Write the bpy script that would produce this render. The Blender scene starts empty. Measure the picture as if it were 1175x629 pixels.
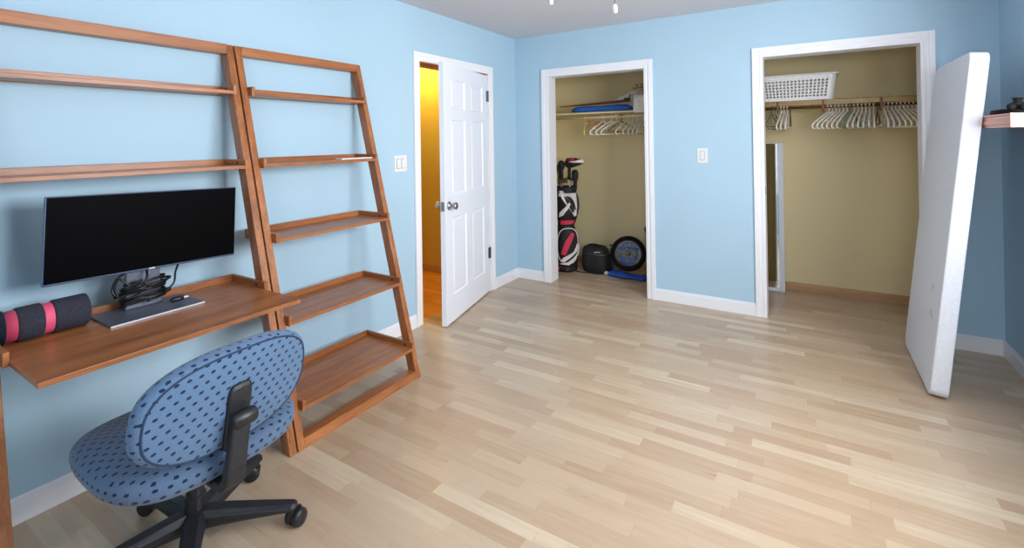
import bpy, bmesh, math, random
from mathutils import Vector, Matrix
random.seed(7)
S = bpy.context.scene
COL = S.collection
PI = math.pi
R = math.radians

# ------------------------------------------------------------------ materials
def srgb(r, g, b):
    def f(c):
        c /= 255.0
        return c / 12.92 if c <= 0.04045 else ((c + 0.055) / 1.055) ** 2.4
    return (f(r), f(g), f(b), 1.0)

class NT:
    """small helper round one material's node tree"""
    def __init__(self, name):
        self.m = bpy.data.materials.new(name)
        self.m.use_nodes = True
        self.t = self.m.node_tree
        self.p = self.t.nodes['Principled BSDF']
    def n(self, typ, **kw):
        nd = self.t.nodes.new(typ)
        for k, v in kw.items():
            setattr(nd, k, v)
        return nd
    def l(self, a, b):
        self.t.links.new(a, b)
    def math(self, op, a, b=None, c=None):
        nd = self.n('ShaderNodeMath', operation=op)
        for i, v in enumerate((a, b, c)):
            if v is None: continue
            if isinstance(v, (int, float)): nd.inputs[i].default_value = v
            else: self.l(v, nd.inputs[i])
        return nd.outputs[0]
    def mix(self, fac, a, b):
        nd = self.n('ShaderNodeMix', data_type='RGBA')
        for s, v in ((nd.inputs[0], fac), (nd.inputs[6], a), (nd.inputs[7], b)):
            if isinstance(v, (int, float, tuple)): s.default_value = v
            else: self.l(v, s)
        return nd.outputs[2]
    def coord(self, scale=(1, 1, 1), out='Object'):
        tc = self.n('ShaderNodeTexCoord')
        mp = self.n('ShaderNodeMapping')
        mp.inputs['Scale'].default_value = scale
        self.l(tc.outputs[out], mp.inputs[0])
        return mp.outputs[0]
    def noise(self, vec, scale=5, detail=3, rough=.5):
        nd = self.n('ShaderNodeTexNoise')
        nd.inputs['Scale'].default_value = scale
        nd.inputs['Detail'].default_value = detail
        nd.inputs['Roughness'].default_value = rough
        self.l(vec, nd.inputs['Vector'])
        return nd.outputs[0]
    def ramp(self, fac, stops):
        nd = self.n('ShaderNodeValToRGB')
        e = nd.color_ramp.elements
        while len(e) < len(stops): e.new(.5)
        for el, (p, c) in zip(e, stops):
            el.position = p; el.color = c
        self.l(fac, nd.inputs[0])
        return nd.outputs[0]
    def bump(self, h, strength=.1, dist=.01):
        nd = self.n('ShaderNodeBump')
        nd.inputs['Strength'].default_value = strength
        nd.inputs['Distance'].default_value = dist
        self.l(h, nd.inputs['Height'])
        self.l(nd.outputs[0], self.p.inputs['Normal'])
    def base(self, c):
        if isinstance(c, tuple): self.p.inputs['Base Color'].default_value = c
        else: self.l(c, self.p.inputs['Base Color'])
    def set(self, rough=.5, metal=0, spec=None, **kw):
        self.p.inputs['Roughness'].default_value = rough
        self.p.inputs['Metallic'].default_value = metal
        if spec is not None: self.p.inputs['Specular IOR Level'].default_value = spec
        return self.m

def plain(name, c, rough=.5, metal=0, var=.06, scale=30, bump=0, spec=None):
    t = NT(name)
    v = t.coord()
    nz = t.noise(v, scale, 3)
    d = tuple(x * (1 - var * 1.5) for x in c[:3]) + (1,)
    h = tuple(min(1, x * (1 + var)) for x in c[:3]) + (1,)
    t.base(t.ramp(nz, [(.3, d), (.7, h)]))
    if bump: t.bump(nz, bump, .004)
    return t.set(rough, metal, spec)

def paint(name, c, rough=.6, bump=.12):
    t = NT(name)
    v = t.coord()
    big = t.noise(v, 1.3, 2)
    d = tuple(x * .965 for x in c[:3]) + (1,)
    t.base(t.ramp(big, [(.3, d), (.7, c)]))
    if bump: t.bump(t.noise(v, 160, 2), bump, .003)
    return t.set(rough, 0, .3)

def wood(name, axis, dark, light, rough=.32, scale=9):
    t = NT(name)
    sc = [scale] * 3
    sc[axis] = scale * .07
    v = t.coord(tuple(sc))
    a = t.noise(v, 2.2, 5, .62)
    v2 = t.coord(tuple(s * 7 for s in sc))
    b = t.noise(v2, 2.5, 3)
    f = t.math('ADD', t.math('MULTIPLY', a, .7), t.math('MULTIPLY', b, .3))
    t.base(t.ramp(f, [(.34, dark), (.66, light)]))
    t.bump(b, .06, .002)
    return t.set(rough, 0, .45)

def laminate(name, stops, rough=.3, strip=.064, length=.46):
    """three-strip laminate: short strips running along x, staggered row by row"""
    t = NT(name)
    tc = t.n('ShaderNodeTexCoord')
    sx = t.n('ShaderNodeSeparateXYZ'); t.l(tc.outputs['Object'], sx.inputs[0])
    row = t.math('FLOOR', t.math('DIVIDE', sx.outputs[1], strip))
    wn = t.n('ShaderNodeTexWhiteNoise', noise_dimensions='1D'); t.l(row, wn.inputs['W'])
    xs = t.math('ADD', t.math('DIVIDE', sx.outputs[0], length), t.math('MULTIPLY', wn.outputs[0], 9.37))
    # vary strip length a little along the row
    cell = t.math('FLOOR', xs)
    cb = t.n('ShaderNodeCombineXYZ'); t.l(cell, cb.inputs[0]); t.l(row, cb.inputs[1])
    w2 = t.n('ShaderNodeTexWhiteNoise', noise_dimensions='2D'); t.l(cb.outputs[0], w2.inputs['Vector'])
    tone = w2.outputs[0]
    # grain, shifted for every strip
    sh = t.n('ShaderNodeVectorMath', operation='MULTIPLY_ADD')
    t.l(w2.outputs[1], sh.inputs[0]); sh.inputs[1].default_value = (13, 17, 5)
    sc = t.n('ShaderNodeVectorMath', operation='MULTIPLY'); t.l(tc.outputs['Object'], sc.inputs[0]); sc.inputs[1].default_value = (2.2, 26, 1)
    t.l(sc.outputs[0], sh.inputs[2])
    g = t.noise(sh.outputs[0], 1.6, 5, .6)
    f = t.math('ADD', t.math('MULTIPLY', t.math('POWER', tone, 1.25), .58), t.math('MULTIPLY', g, .5))
    col = t.ramp(f, stops)
    # hairline joints
    fy = t.math('FRACT', t.math('DIVIDE', sx.outputs[1], strip))
    fx = t.math('FRACT', xs)
    ey = t.math('LESS_THAN', fy, .018)
    ex = t.math('LESS_THAN', fx, .004)
    e = t.math('MULTIPLY', t.math('MAXIMUM', ey, ex), .22)
    # rare little knots
    vo = t.n('ShaderNodeTexVoronoi'); vo.inputs['Scale'].default_value = 1.9
    t.l(tc.outputs['Object'], vo.inputs['Vector'])
    k = t.math('MULTIPLY', t.math('LESS_THAN', vo.outputs['Distance'], .012), .6)
    e = t.math('MAXIMUM', e, k)
    dk = tuple(x * .45 for x in stops[0][1][:3]) + (1,)
    t.base(t.mix(e, col, dk))
    rr = t.math('ADD', t.math('MULTIPLY', g, .12), rough - .06)
    t.l(rr, t.p.inputs['Roughness'])
    t.p.inputs['Specular IOR Level'].default_value = .65
    return t.m

def dotted(name, u, v, ground, dot, pu=.031, pv=.0235):
    """woven cloth with staggered slanting dots; u, v: lists of axis weights"""
    t = NT(name)
    tc = t.n('ShaderNodeTexCoord')
    sp = t.n('ShaderNodeSeparateXYZ'); t.l(tc.outputs['Object'], sp.inputs[0])
    sn = t.n('ShaderNodeSeparateXYZ'); t.l(tc.outputs['Normal'], sn.inputs[0])
    ax, ay, az = (t.math('ABSOLUTE', sn.outputs[i]) for i in range(3))
    top = t.math('GREATER_THAN', az, .62)                       # cushion top: y across, x along
    side = t.math('MULTIPLY', t.math('GREATER_THAN', ay, ax), t.math('SUBTRACT', 1, top))
    def pick(f, a, b_): return t.math('ADD', t.math('MULTIPLY', f, a), t.math('MULTIPLY', t.math('SUBTRACT', 1, f), b_))
    U = pick(side, sp.outputs[0], sp.outputs[1])
    V = pick(top, sp.outputs[0], sp.outputs[2])
    uu = t.math('DIVIDE', U, pu); vv = t.math('DIVIDE', V, pv)
    row = t.math('FLOOR', vv)
    uu = t.math('ADD', uu, t.math('MULTIPLY', t.math('MODULO', t.math('ABSOLUTE', row), 2), .5))
    fu = t.math('SUBTRACT', t.math('FRACT', uu), .5)
    fv = t.math('SUBTRACT', t.math('FRACT', vv), .5)
    fu = t.math('ADD', fu, t.math('MULTIPLY', fv, -.25))
    d = t.math('ADD', t.math('POWER', t.math('DIVIDE', fu, .205), 2), t.math('POWER', t.math('DIVIDE', fv, .185), 2))
    wv = t.noise(t.coord(), 420, 2)
    d = t.math('ADD', d, t.math('MULTIPLY', t.math('SUBTRACT', wv, .5), 1.2))
    m = t.math('LESS_THAN', d, 1)
    g2 = tuple(x * .72 for x in ground[:3]) + (1,)
    gr = t.ramp(wv, [(.3, g2), (.7, ground)])
    t.base(t.mix(m, gr, dot))
    t.bump(wv, .35, .002)
    t.p.inputs['Sheen Weight'].default_value = .15
    return t.set(.9, 0, .2)

M = {}
M['blue'] = paint('blue_wall_paint', srgb(174, 205, 223))
M['tan'] = paint('tan_closet_paint', srgb(222, 208, 164))
M['hall'] = paint('hall_paint', srgb(200, 182, 110))
M['ceil'] = paint('ceiling_paint', srgb(214, 212, 216), .8)
M['white'] = paint('white_trim_paint', srgb(238, 239, 243), .4, 0)
M['doorw'] = paint('white_door_paint', srgb(236, 239, 246), .4, 0)
LAM = [(.22, srgb(174, 147, 119)), (.45, srgb(185, 162, 135)), (.7, srgb(191, 170, 144)), (.95, srgb(208, 193, 166))]
M['floor'] = laminate('maple_strip_laminate', LAM)
M['hfloor'] = laminate('warm_strip_laminate', [(.18, srgb(196, 130, 62)), (.5, srgb(214, 150, 80)), (.86, srgb(226, 166, 96))])
WD, WL = srgb(124, 74, 44), srgb(184, 118, 70)
M['wx'] = wood('cherry_wood_x', 0, WD, WL)
M['wy'] = wood('cherry_wood_y', 1, WD, WL)
M['wz'] = wood('cherry_wood_z', 2, WD, WL)
M['pinkwood'] = wood('pale_rose_wood', 1, srgb(196, 136, 122), srgb(228, 174, 158))
M['darkedge'] = plain('walnut_edge', srgb(120, 66, 50), .5)
M['goldwood'] = wood('golden_shelf_edge', 0, srgb(122, 96, 42), srgb(170, 140, 72))
M['baseoak'] = wood('oak_skirting', 0, srgb(168, 128, 92), srgb(196, 160, 122))
M['brownwood'] = wood('red_brown_board', 0, srgb(92, 40, 24), srgb(140, 68, 42))
M['rod'] = plain('dark_brass', srgb(110, 72, 40), .35, .8)
M['brass'] = plain('brass', srgb(176, 136, 60), .3, 1)
M['chrome'] = plain('brushed_nickel', srgb(176, 174, 172), .28, 1, .03)
M['steel'] = plain('grey_steel', srgb(120, 124, 130), .35, 1, .03)
M['black'] = plain('black_plastic', srgb(26, 27, 31), .42, 0, .1, 60)
M['blackm'] = plain('black_moulded_plastic', srgb(30, 31, 36), .5, 0, .15, 90, .15)
M['rubber'] = plain('black_rubber', srgb(11, 11, 12), .8, 0, .1, 60, 0, .2)
M['cable'] = plain('black_cable', srgb(9, 9, 12), .38)
M['screen'] = plain('dark_screen_glass', srgb(2, 2, 3), .45, 0, .02, 10, 0, .03)
M['bezel'] = plain('monitor_bezel', srgb(92, 104, 132), .3, .7, .03)
M['monblack'] = plain('monitor_back_plastic', srgb(28, 32, 44), .4)
M['stand'] = plain('dark_grey_stand', srgb(98, 104, 118), .42, .3, .05)
M['silver'] = plain('silver_edge', srgb(205, 210, 220), .4, .4, .02)
M['foam'] = plain('charcoal_foam', srgb(44, 46, 58), .95, 0, .15, 120, .3)
M['pink'] = plain('pink_band', srgb(226, 84, 120), .6)
M['seatfab'] = dotted('dotted_seat_fabric', (0, 1, 0), (.85, 0, .75), srgb(92, 114, 142), srgb(24, 38, 64))
M['backfab'] = dotted('dotted_back_fabric', (0, 1, 0), (.12, .12, 1), srgb(94, 122, 154), srgb(24, 42, 72))
M['piping'] = plain('navy_piping', srgb(36, 52, 82), .8)
M['plastic'] = plain('white_plastic', srgb(228, 229, 230), .35, 0, .02)
M['hanger'] = plain('white_hanger_plastic', srgb(232, 228, 216), .35, 0, .03)
M['yellow'] = plain('yellow_hanger_plastic', srgb(226, 206, 110), .4)
M['hgreen'] = plain('green_hanger_plastic', srgb(112, 148, 112), .4)
M['hbrown'] = plain('brown_wire', srgb(90, 62, 44), .4, .3)
M['hslate'] = plain('slate_hanger_plastic', srgb(78, 90, 110), .4)
M['hangwood'] = wood('hanger_wood', 1, srgb(150, 88, 40), srgb(184, 118, 62))
M['tablew'] = None
M['bluecloth'] = plain('bright_blue_cloth', srgb(28, 92, 172), .75, 0, .22, 40, .4)
M['bluehose'] = plain('blue_hose', srgb(44, 108, 190), .4, 0, .1)
M['bluebag'] = plain('blue_tarpaulin', srgb(22, 74, 168), .5, 0, .3, 14, .5)
M['cloth'] = plain('white_cotton', srgb(226, 222, 212), .85, 0, .06, 14, .5)
M['golfblack'] = plain('black_nylon', srgb(22, 22, 25), .7, 0, .2, 80, .2)
M['golfwhite'] = plain('white_nylon', srgb(222, 216, 214), .6, 0, .04)
M['golfred'] = plain('red_nylon', srgb(206, 44, 74), .6, 0, .08)
M['golfmaroon'] = plain('maroon_cover', srgb(140, 30, 58), .6, 0, .1)
M['golfgreen'] = plain('olive_club_cover', srgb(92, 104, 70), .7)
M['mirror'] = plain('mirror_glass', srgb(214, 218, 220), .02, 1, .01)
M['frame'] = paint('pale_mirror_frame', srgb(214, 222, 232), .3, .02)

def glass():
    t = NT('window_glass')
    tr = t.n('ShaderNodeBsdfTransparent'); gl = t.n('ShaderNodeBsdfGlossy')
    gl.inputs['Roughness'].default_value = .02
    mx = t.n('ShaderNodeMixShader'); mx.inputs[0].default_value = .06
    t.l(tr.outputs[0], mx.inputs[1]); t.l(gl.outputs[0], mx.inputs[2])
    t.l(mx.outputs[0], t.t.nodes['Material Output'].inputs[0])
    return t.m
M['glass'] = glass()

def table_mat():
    t = NT('white_table_plastic')
    v = t.coord()
    nz = t.noise(v, 60, 2)
    c = t.ramp(nz, [(.3, srgb(224, 228, 236)), (.7, srgb(232, 236, 243))])
    tc = t.n('ShaderNodeTexCoord')
    m = None
    for (y, z, r) in ((.20, .545, .011), (.22, .52, .006), (.17, .40, .012), (.145, .385, .010), (.205, .395, .006)):
        d = t.n('ShaderNodeVectorMath', operation='DISTANCE')
        mp = t.n('ShaderNodeMapping'); mp.inputs['Scale'].default_value = (0, 1, .8)
        t.l(tc.outputs['Object'], mp.inputs[0]); t.l(mp.outputs[0], d.inputs[0]); d.inputs[1].default_value = (0, y, z * .8)
        dd = t.math('ADD', d.outputs['Value'], t.math('MULTIPLY', t.math('SUBTRACT', t.noise(v, 90, 3), .5), .03))
        k = t.math('LESS_THAN', dd, r)
        m = k if m is None else t.math('MAXIMUM', m, k)
    t.base(t.mix(t.math('MULTIPLY', m, .55), c, srgb(96, 90, 84)))
    t.bump(t.noise(v, 220, 2), .02, .002)
    return t.set(.42, 0, .4)
M['tablew'] = table_mat()

# ------------------------------------------------------------------ mesh helpers
def new(): return bmesh.new()

def box(bm, x0, x1, y0, y1, z0, z1):
    vs = [bm.verts.new((x, y, z)) for x in (x0, x1) for y in (y0, y1) for z in (z0, z1)]
    for f in ((0, 1, 3, 2), (4, 6, 7, 5), (0, 4, 5, 1), (2, 3, 7, 6), (0, 2, 6, 4), (1, 5, 7, 3)):
        bm.faces.new([vs[i] for i in f])
    return vs

def prism(bm, pts, ax, a, b):
    """closed outline extruded along axis ax from a to b; pts are the other two coordinates in order"""
    def P(p, t):
        q = list(p); q.insert(ax, t); return bm.verts.new(q)
    lo = [P(p, a) for p in pts]; hi = [P(p, b) for p in pts]
    bm.faces.new(lo); bm.faces.new(hi[::-1])
    n = len(pts)
    for i in range(n):
        bm.faces.new((lo[i], hi[i], hi[(i + 1) % n], lo[(i + 1) % n]))

def loft(bm, rings, cap=True, closed=False):
    """rings: lists of points, all the same length, joined one after another"""
    rv = [[bm.verts.new(p) for p in r] for r in rings]
    n = len(rv[0])
    pairs = list(zip(rv, rv[1:])) + ([(rv[-1], rv[0])] if closed else [])
    for a, b in pairs:
        for i in range(n):
            bm.faces.new((a[i], a[(i + 1) % n], b[(i + 1) % n], b[i]))
    if cap and not closed:
        bm.faces.new(rv[0][::-1]); bm.faces.new(rv[-1])
    return rv

def tube(bm, pts, r, seg=8, closed=False, cap=True):
    pts = [Vector(p) for p in pts]
    n = len(pts)
    rs = r if isinstance(r, (list, tuple)) else [r] * n
    tang = []
    for i in range(n):
        if closed: t = pts[(i + 1) % n] - pts[i - 1]
        else: t = pts[min(i + 1, n - 1)] - pts[max(i - 1, 0)]
        tang.append(t.normalized())
    ref = Vector((0, 0, 1)) if abs(tang[0].z) < .9 else Vector((1, 0, 0))
    u = (ref - tang[0] * ref.dot(tang[0])).normalized()
    rings = []
    for i in range(n):
        u = (u - tang[i] * u.dot(tang[i]))
        u = u.normalized() if u.length > 1e-6 else tang[i].orthogonal().normalized()
        w = tang[i].cross(u)
        rings.append([pts[i] + (u * math.cos(a) + w * math.sin(a)) * rs[i] for a in [2 * PI * k / seg for k in range(seg)]])
    loft(bm, rings, cap, closed)

def lathe(bm, prof, seg=24, c=(0, 0, 0), axis=2, sx=1, sy=1, cap=True):
    rings = []
    for r, h in prof:
        ring = []
        for k in range(seg):
            a = 2 * PI * k / seg
            p = [r * math.cos(a) * sx, r * math.sin(a) * sy]
            p.insert(axis, h)
            ring.append((p[0] + c[0], p[1] + c[1], p[2] + c[2]))
        rings.append(ring)
    loft(bm, rings, cap)

def smooth_path(pts, sub=6, closed=False):
    """Catmull-Rom"""
    P = [Vector(p) for p in pts]; n = len(P); out = []
    for i in range(n if closed else n - 1):
        if closed: a, b, c, d = P[i - 1], P[i], P[(i + 1) % n], P[(i + 2) % n]
        else: a, b, c, d = P[max(i - 1, 0)], P[i], P[i + 1], P[min(i + 2, n - 1)]
        for k in range(sub):
            t = k / sub
            out.append(.5 * ((2 * b) + (c - a) * t + (2 * a - 5 * b + 4 * c - d) * t * t + (3 * b - a - 3 * c + d) * t ** 3))
    if not closed: out.append(P[-1])
    return out

def superell(rx, ry, n=2.5, seg=40):
    out = []
    for k in range(seg):
        a = 2 * PI * k / seg
        c, s = math.cos(a), math.sin(a)
        out.append((rx * math.copysign(abs(c) ** (2 / n), c), ry * math.copysign(abs(s) ** (2 / n), s)))
    return out

OFF = {}
def world_off(p):
    return OFF.get(p.name, Vector((0, 0, 0))) if p is not None else Vector((0, 0, 0))

def obj(name, bm, mat, parent=None, smooth=False, bevel=0, seg=2, sub=0, local=False, angle=None):
    """links bm as ONE mesh object; geometry is in world coordinates unless local"""
    off = world_off(parent)
    if not local and parent is not None:
        bmesh.ops.translate(bm, verts=bm.verts, vec=-off)
    bmesh.ops.recalc_face_normals(bm, faces=bm.faces)
    me = bpy.data.meshes.new(name)
    bm.to_mesh(me); bm.free()
    o = bpy.data.objects.new(name, me); COL.objects.link(o)
    if mat is not None: me.materials.append(mat)
    if parent is not None: o.parent = parent
    OFF[o.name] = off
    if smooth:
        for p in me.polygons: p.use_smooth = True
    if bevel:
        b = o.modifiers.new('bevel', 'BEVEL'); b.width = bevel; b.segments = seg; b.limit_method = 'ANGLE'; b.angle_limit = R(40)
        b.harden_normals = False
    if sub:
        s = o.modifiers.new('sub', 'SUBSURF'); s.levels = sub; s.render_levels = sub
    return o

def tag(o, label, cat, group=None):
    o['label'] = label; o['category'] = cat
    if group: o['group'] = group
    return o

def thing(name, label, cat, loc=(0, 0, 0), group=None):
    o = bpy.data.objects.new(name, None); COL.objects.link(o)
    o.empty_display_size = .05
    o.location = loc
    OFF[o.name] = Vector(loc)
    return tag(o, label, cat, group)

def struct(name, bm, mat, parent=None, **kw):
    o = obj(name, bm, mat, parent, **kw)
    if parent is None: o['kind'] = 'structure'
    return o

# ------------------------------------------------------------------ room sizes
W, D, H = 3.58, 4.20, 2.44
YN = -.95                                       # wall behind the camera
CB = 5.06                                       # back wall of the closets
DY0, DY1, DZ = 2.755, 3.71, 2.04                # doorway in the left wall
C1 = (.385, 1.325); C2 = (2.255, 3.195); CZ = 2.02

b = new(); box(b, -.06, W + .12, YN - .12, CB + .1, -.1, 0)
struct('floor', b, M['floor'])
b = new(); box(b, -.12, W + .12, YN - .12, D + .065, H, H + .1)
struct('ceiling', b, M['ceil'])

# left wall, blue side
def wall_x(x0, x1, ya, yb, holes):
    """wall of constant x between ya and yb with rectangular holes (y0, y1, z0, z1)"""
    b = new(); y = ya
    for (h0, h1, z0, z1) in sorted(holes):
        box(b, x0, x1, y, h0, 0, H)
        if z0 > 0: box(b, x0, x1, h0, h1, 0, z0)
        box(b, x0, x1, h0, h1, z1, H)
        y = h1
    box(b, x0, x1, y, yb, 0, H)
    return b
def wall_y(y0, y1, xa, xb, holes):
    b = new(); x = xa
    for (h0, h1, z0, z1) in sorted(holes):
        box(b, x, h0, y0, y1, 0, H)
        if z0 > 0: box(b, h0, h1, y0, y1, 0, z0)
        box(b, h0, h1, y0, y1, z1, H)
        x = h1
    box(b, x, xb, y0, y1, 0, H)
    return b

struct('wall_left', wall_x(-.06, 0, YN, D, [(DY0, DY1, 0, DZ)]), M['blue'])
struct('wall_back', wall_y(D, D + .065, -.06, W, [(C1[0] - .015, C1[1] + .015, 0, CZ + .015), (C2[0] - .015, C2[1] + .015, 0, CZ + .015)]), M['blue'])
WIN = (.95, 2.75, 1.15, 2.2)                   # window in the right wall: y0 y1 z0 z1
FILL_WIN = (2.0, 3.35, .9, 2.1)                       # unseen window added behind the camera to brighten the closets: x0 x1 z0 z1
struct('wall_right', wall_x(W, W + .12, YN, CB + .1, [WIN]), M['blue'])
struct('wall_near', wall_y(YN - .12, YN, -.06, W, [FILL_WIN]), M['blue'])

# windows
def window(name, axis, c, a0, a1, z0, z1):
    def bx(b, u0, u1, v0, v1, w0, w1):
        if axis == 0: box(b, v0, v1, u0, u1, w0, w1)
        else: box(b, u0, u1, v0, v1, w0, w1)
    b = new()
    t = .05
    bx(b, a0, a0 + t, c, c + .06, z0, z1); bx(b, a1 - t, a1, c, c + .06, z0, z1)
    bx(b, a0 + t, a1 - t, c, c + .06, z0, z0 + t); bx(b, a0 + t, a1 - t, c, c + .06, z1 - t, z1)
    m = (a0 + a1) / 2; bx(b, m - .025, m + .025, c, c + .06, z0 + t, z1 - t)
    w = struct(name, b, M['white'], bevel=.003)
    g = new()
    bx(g, a0 + t, m - .025, c + .027, c + .033, z0 + t, z1 - t); bx(g, m + .025, a1 - t, c + .027, c + .033, z0 + t, z1 - t)
    obj('pane', g, M['glass'], w)
    return w
window('window_1', 0, W + .03, *WIN)
window('fill_window', 1, YN - .09, *FILL_WIN)  # added out of view, an opening for the closet fill light

# closets (tan inside)
b = wall_y(D + .065, D + .13, -.06, W, [(C1[0] - .015, C1[1] + .015, 0, CZ + .015), (C2[0] - .015, C2[1] + .015, 0, CZ + .015)])
struct('wall_closet_front', b, M['tan'])
b = new(); box(b, -.06, W, CB, CB + .1, 0, H); struct('wall_closet_back', b, M['tan'])
b = new(); box(b, -.06, .02, D + .13, CB, 0, H); struct('wall_closet_left', b, M['tan'])
b = new(); box(b, 1.72, 1.82, D + .13, CB, 0, H); struct('wall_closet_middle', b, M['tan'])
b = new(); box(b, W - .02, W, D + .13, CB, 0, H); struct('wall_closet_right', b, M['tan'])
b = new(); box(b, -.06, W, D + .065, CB + .1, H, H + .1); struct('ceiling_closet', b, M['tan'])
b = new(); box(b, .02, 1.72, CB - .012, CB, 0, .072); box(b, 1.82, W - .02, CB - .012, CB, 0, .075)
struct('baseboard_closet_back', b, M['baseoak'], bevel=.002)
b = new(); box(b, .02, .032, D + .13, CB - .012, 0, .072); struct('baseboard_closet_left', b, M['baseoak'])

# closet door casings and jambs
def casing_y(name, x0, x1, ztop, y):
    """stepped casing round an opening in a wall of constant y (front face at y), with the jambs"""
    b = new()
    for s, xe in ((-1, x0), (1, x1)):
        o = xe + s * .076
        lo, hi = min(xe, o), max(xe, o)
        box(b, lo, hi, y - .011, y, 0, ztop + .076)
        q = sorted((o, o - s * .034)); box(b, q[0], q[1], y - .019, y - .011, 0, ztop + .076)
        q = sorted((xe + s * .012, xe + s * .024)); box(b, q[0], q[1], y - .015, y - .011, 0, ztop + .024)
    box(b, x0, x1, y - .011, y, ztop, ztop + .076)
    box(b, x0 - .042, x1 + .042, y - .019, y - .011, ztop + .042, ztop + .076)
    box(b, x0 - .012, x1 + .012, y - .015, y - .011, ztop + .012, ztop + .024)
    box(b, x0 - .015, x0, y, y + .145, 0, ztop); box(b, x1, x1 + .015, y, y + .145, 0, ztop)
    box(b, x0 - .015, x1 + .015, y, y + .145, ztop, ztop + .015)
    return struct(name, b, M['white'], bevel=.003)
t1 = casing_y('trim_1', *C1, CZ, D)
t2 = casing_y('trim_2', *C2, CZ, D)
for tr, x, s in ((t1, C1[1], -1), (t2, C2[0], 1)):
    b = new(); q = sorted((x, x + s * .003)); box(b, q[0], q[1], D + .02, D + .045, .95, 1.01)
    obj('strike_plate', b, M['steel'], tr)

# doorway casing in the left wall
b = new()
y0, y1, zt = DY0 + .02, DY1 - .02, DZ - .02
for s, ye in ((-1, y0), (1, y1)):
    o = ye + s * .076
    lo, hi = min(ye + s * .006, o), max(ye + s * .006, o)
    box(b, 0, .011, lo, hi, 0, zt + .076)
    q = sorted((o, o - s * .03)); box(b, .011, .019, q[0], q[1], 0, zt + .076)
box(b, 0, .011, y0 - .006, y1 + .006, zt + .006, zt + .076)
box(b, .011, .019, y0 - .046, y1 + .046, zt + .046, zt + .076)
box(b, -.12, 0, DY0, y0, 0, zt); box(b, -.12, 0, y1, DY1, 0, zt)
box(b, -.075, -.045, y0, y0 + .012, 0, zt)
t3 = struct('trim_3', b, M['white'], bevel=.003)
b = new(); box(b, -.12, 0, DY0, DY1, zt, DZ); box(b, -.09, -.045, y0 + .012, y1, zt - .022, zt)
obj('head_jamb', b, M['wy'], t3, bevel=.002)

# baseboards
def bb(b, ax, c, d, a0, a1):
    q = sorted((c, c + d * .013)); q2 = sorted((c, c + d * .008))
    if ax == 0: box(b, q[0], q[1], a0, a1, 0, .085); box(b, q2[0], q2[1], a0, a1, .085, .1)
    else: box(b, a0, a1, q[0], q[1], 0, .085); box(b, a0, a1, q2[0], q2[1], .085, .1)
b = new(); bb(b, 0, 0, 1, YN, y0 - .076); bb(b, 0, 0, 1, y1 + .076, D); struct('baseboard_left', b, M['white'], bevel=.002)
b = new(); bb(b, 1, D, -1, .013, C1[0] - .076); bb(b, 1, D, -1, C1[1] + .076, C2[0] - .076); bb(b, 1, D, -1, C2[1] + .076, W - .013)
struct('baseboard_back', b, M['white'], bevel=.002)
b = new(); bb(b, 0, W, -1, YN, D); struct('baseboard_right', b, M['white'], bevel=.002)
b = new(); bb(b, 1, YN, 1, .013, W - .013); struct('baseboard_near', b, M['white'], bevel=.002)

# hallway beyond the doorway
HX = -1.75
struct('wall_hall_side', wall_x(-.12, -.06, 1.4, 3.95, [(DY0, DY1, 0, DZ)]), M['hall'])
b = new(); box(b, HX, -.12, 3.93, 4.03, 0, H); struct('wall_hall_end', b, M['hall'])
b = new(); box(b, HX - .1, HX, 1.4, 4.03, 0, H); struct('wall_hall_far', b, M['hall'])
b = new(); box(b, HX, -.12, 1.3, 1.4, 0, H); struct('wall_hall_near', b, M['hall'])
b = new(); box(b, HX - .1, -.06, 1.3, 4.03, -.1, 0); struct('floor_hall', b, M['hfloor'])
b = new(); box(b, HX - .1, -.12, 1.3, 4.03, H, H + .1); struct('ceiling_hall', b, M['ceil'])
b = new(); box(b, HX, -.12, 3.917, 3.93, 0, .075); struct('baseboard_hall', b, M['baseoak'], bevel=.002)

# ------------------------------------------------------------------ six-panel door
def door_face(b, w, h, y, sgn, panels):
    xs = sorted({0, w} | {p[0] for p in panels} | {p[1] for p in panels})
    zs = sorted({0, h} | {p[2] for p in panels} | {p[3] for p in panels})
    V = {(x, z): b.verts.new((x, y, z)) for x in xs for z in zs}
    pf = []
    for i in range(len(xs) - 1):
        for k in range(len(zs) - 1):
            q = [V[xs[i], zs[k]], V[xs[i + 1], zs[k]], V[xs[i + 1], zs[k + 1]], V[xs[i], zs[k + 1]]]
            f = b.faces.new(q if sgn < 0 else q[::-1])
            cx, cz = (xs[i] + xs[i + 1]) / 2, (zs[k] + zs[k + 1]) / 2
            if any(p[0] < cx < p[1] and p[2] < cz < p[3] for p in panels): pf.append(f)
    b.normal_update()
    for f in pf:
        bmesh.ops.inset_individual(b, faces=[f], thickness=.016, depth=-.011)
        bmesh.ops.inset_individual(b, faces=[f], thickness=.034, depth=.008)
    return V, xs, zs
DWID, DHT, DTH = .905, 1.995, .038
pn = []
for (x0, x1) in ((.125, .395), (.51, .78)):
    for (z0, z1) in ((.20, .80), (.975, 1.56), (1.645, 1.88)):
        pn.append((x0, x1, z0, z1))
b = new()
Va, xs, zs = door_face(b, DWID, DHT, 0, -1, pn)
Vb, _, _ = door_face(b, DWID, DHT, DTH, 1, pn)
for i in range(len(xs) - 1):
    for z in (0, DHT): b.faces.new((Va[xs[i], z], Va[xs[i + 1], z], Vb[xs[i + 1], z], Vb[xs[i], z]))
for k in range(len(zs) - 1):
    for x in (0, DWID): b.faces.new((Va[x, zs[k]], Va[x, zs[k + 1]], Vb[x, zs[k + 1]], Vb[x, zs[k]]))
dr = obj('door_1', b, M['doorw'], local=True)
dr['kind'] = 'structure'
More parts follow.
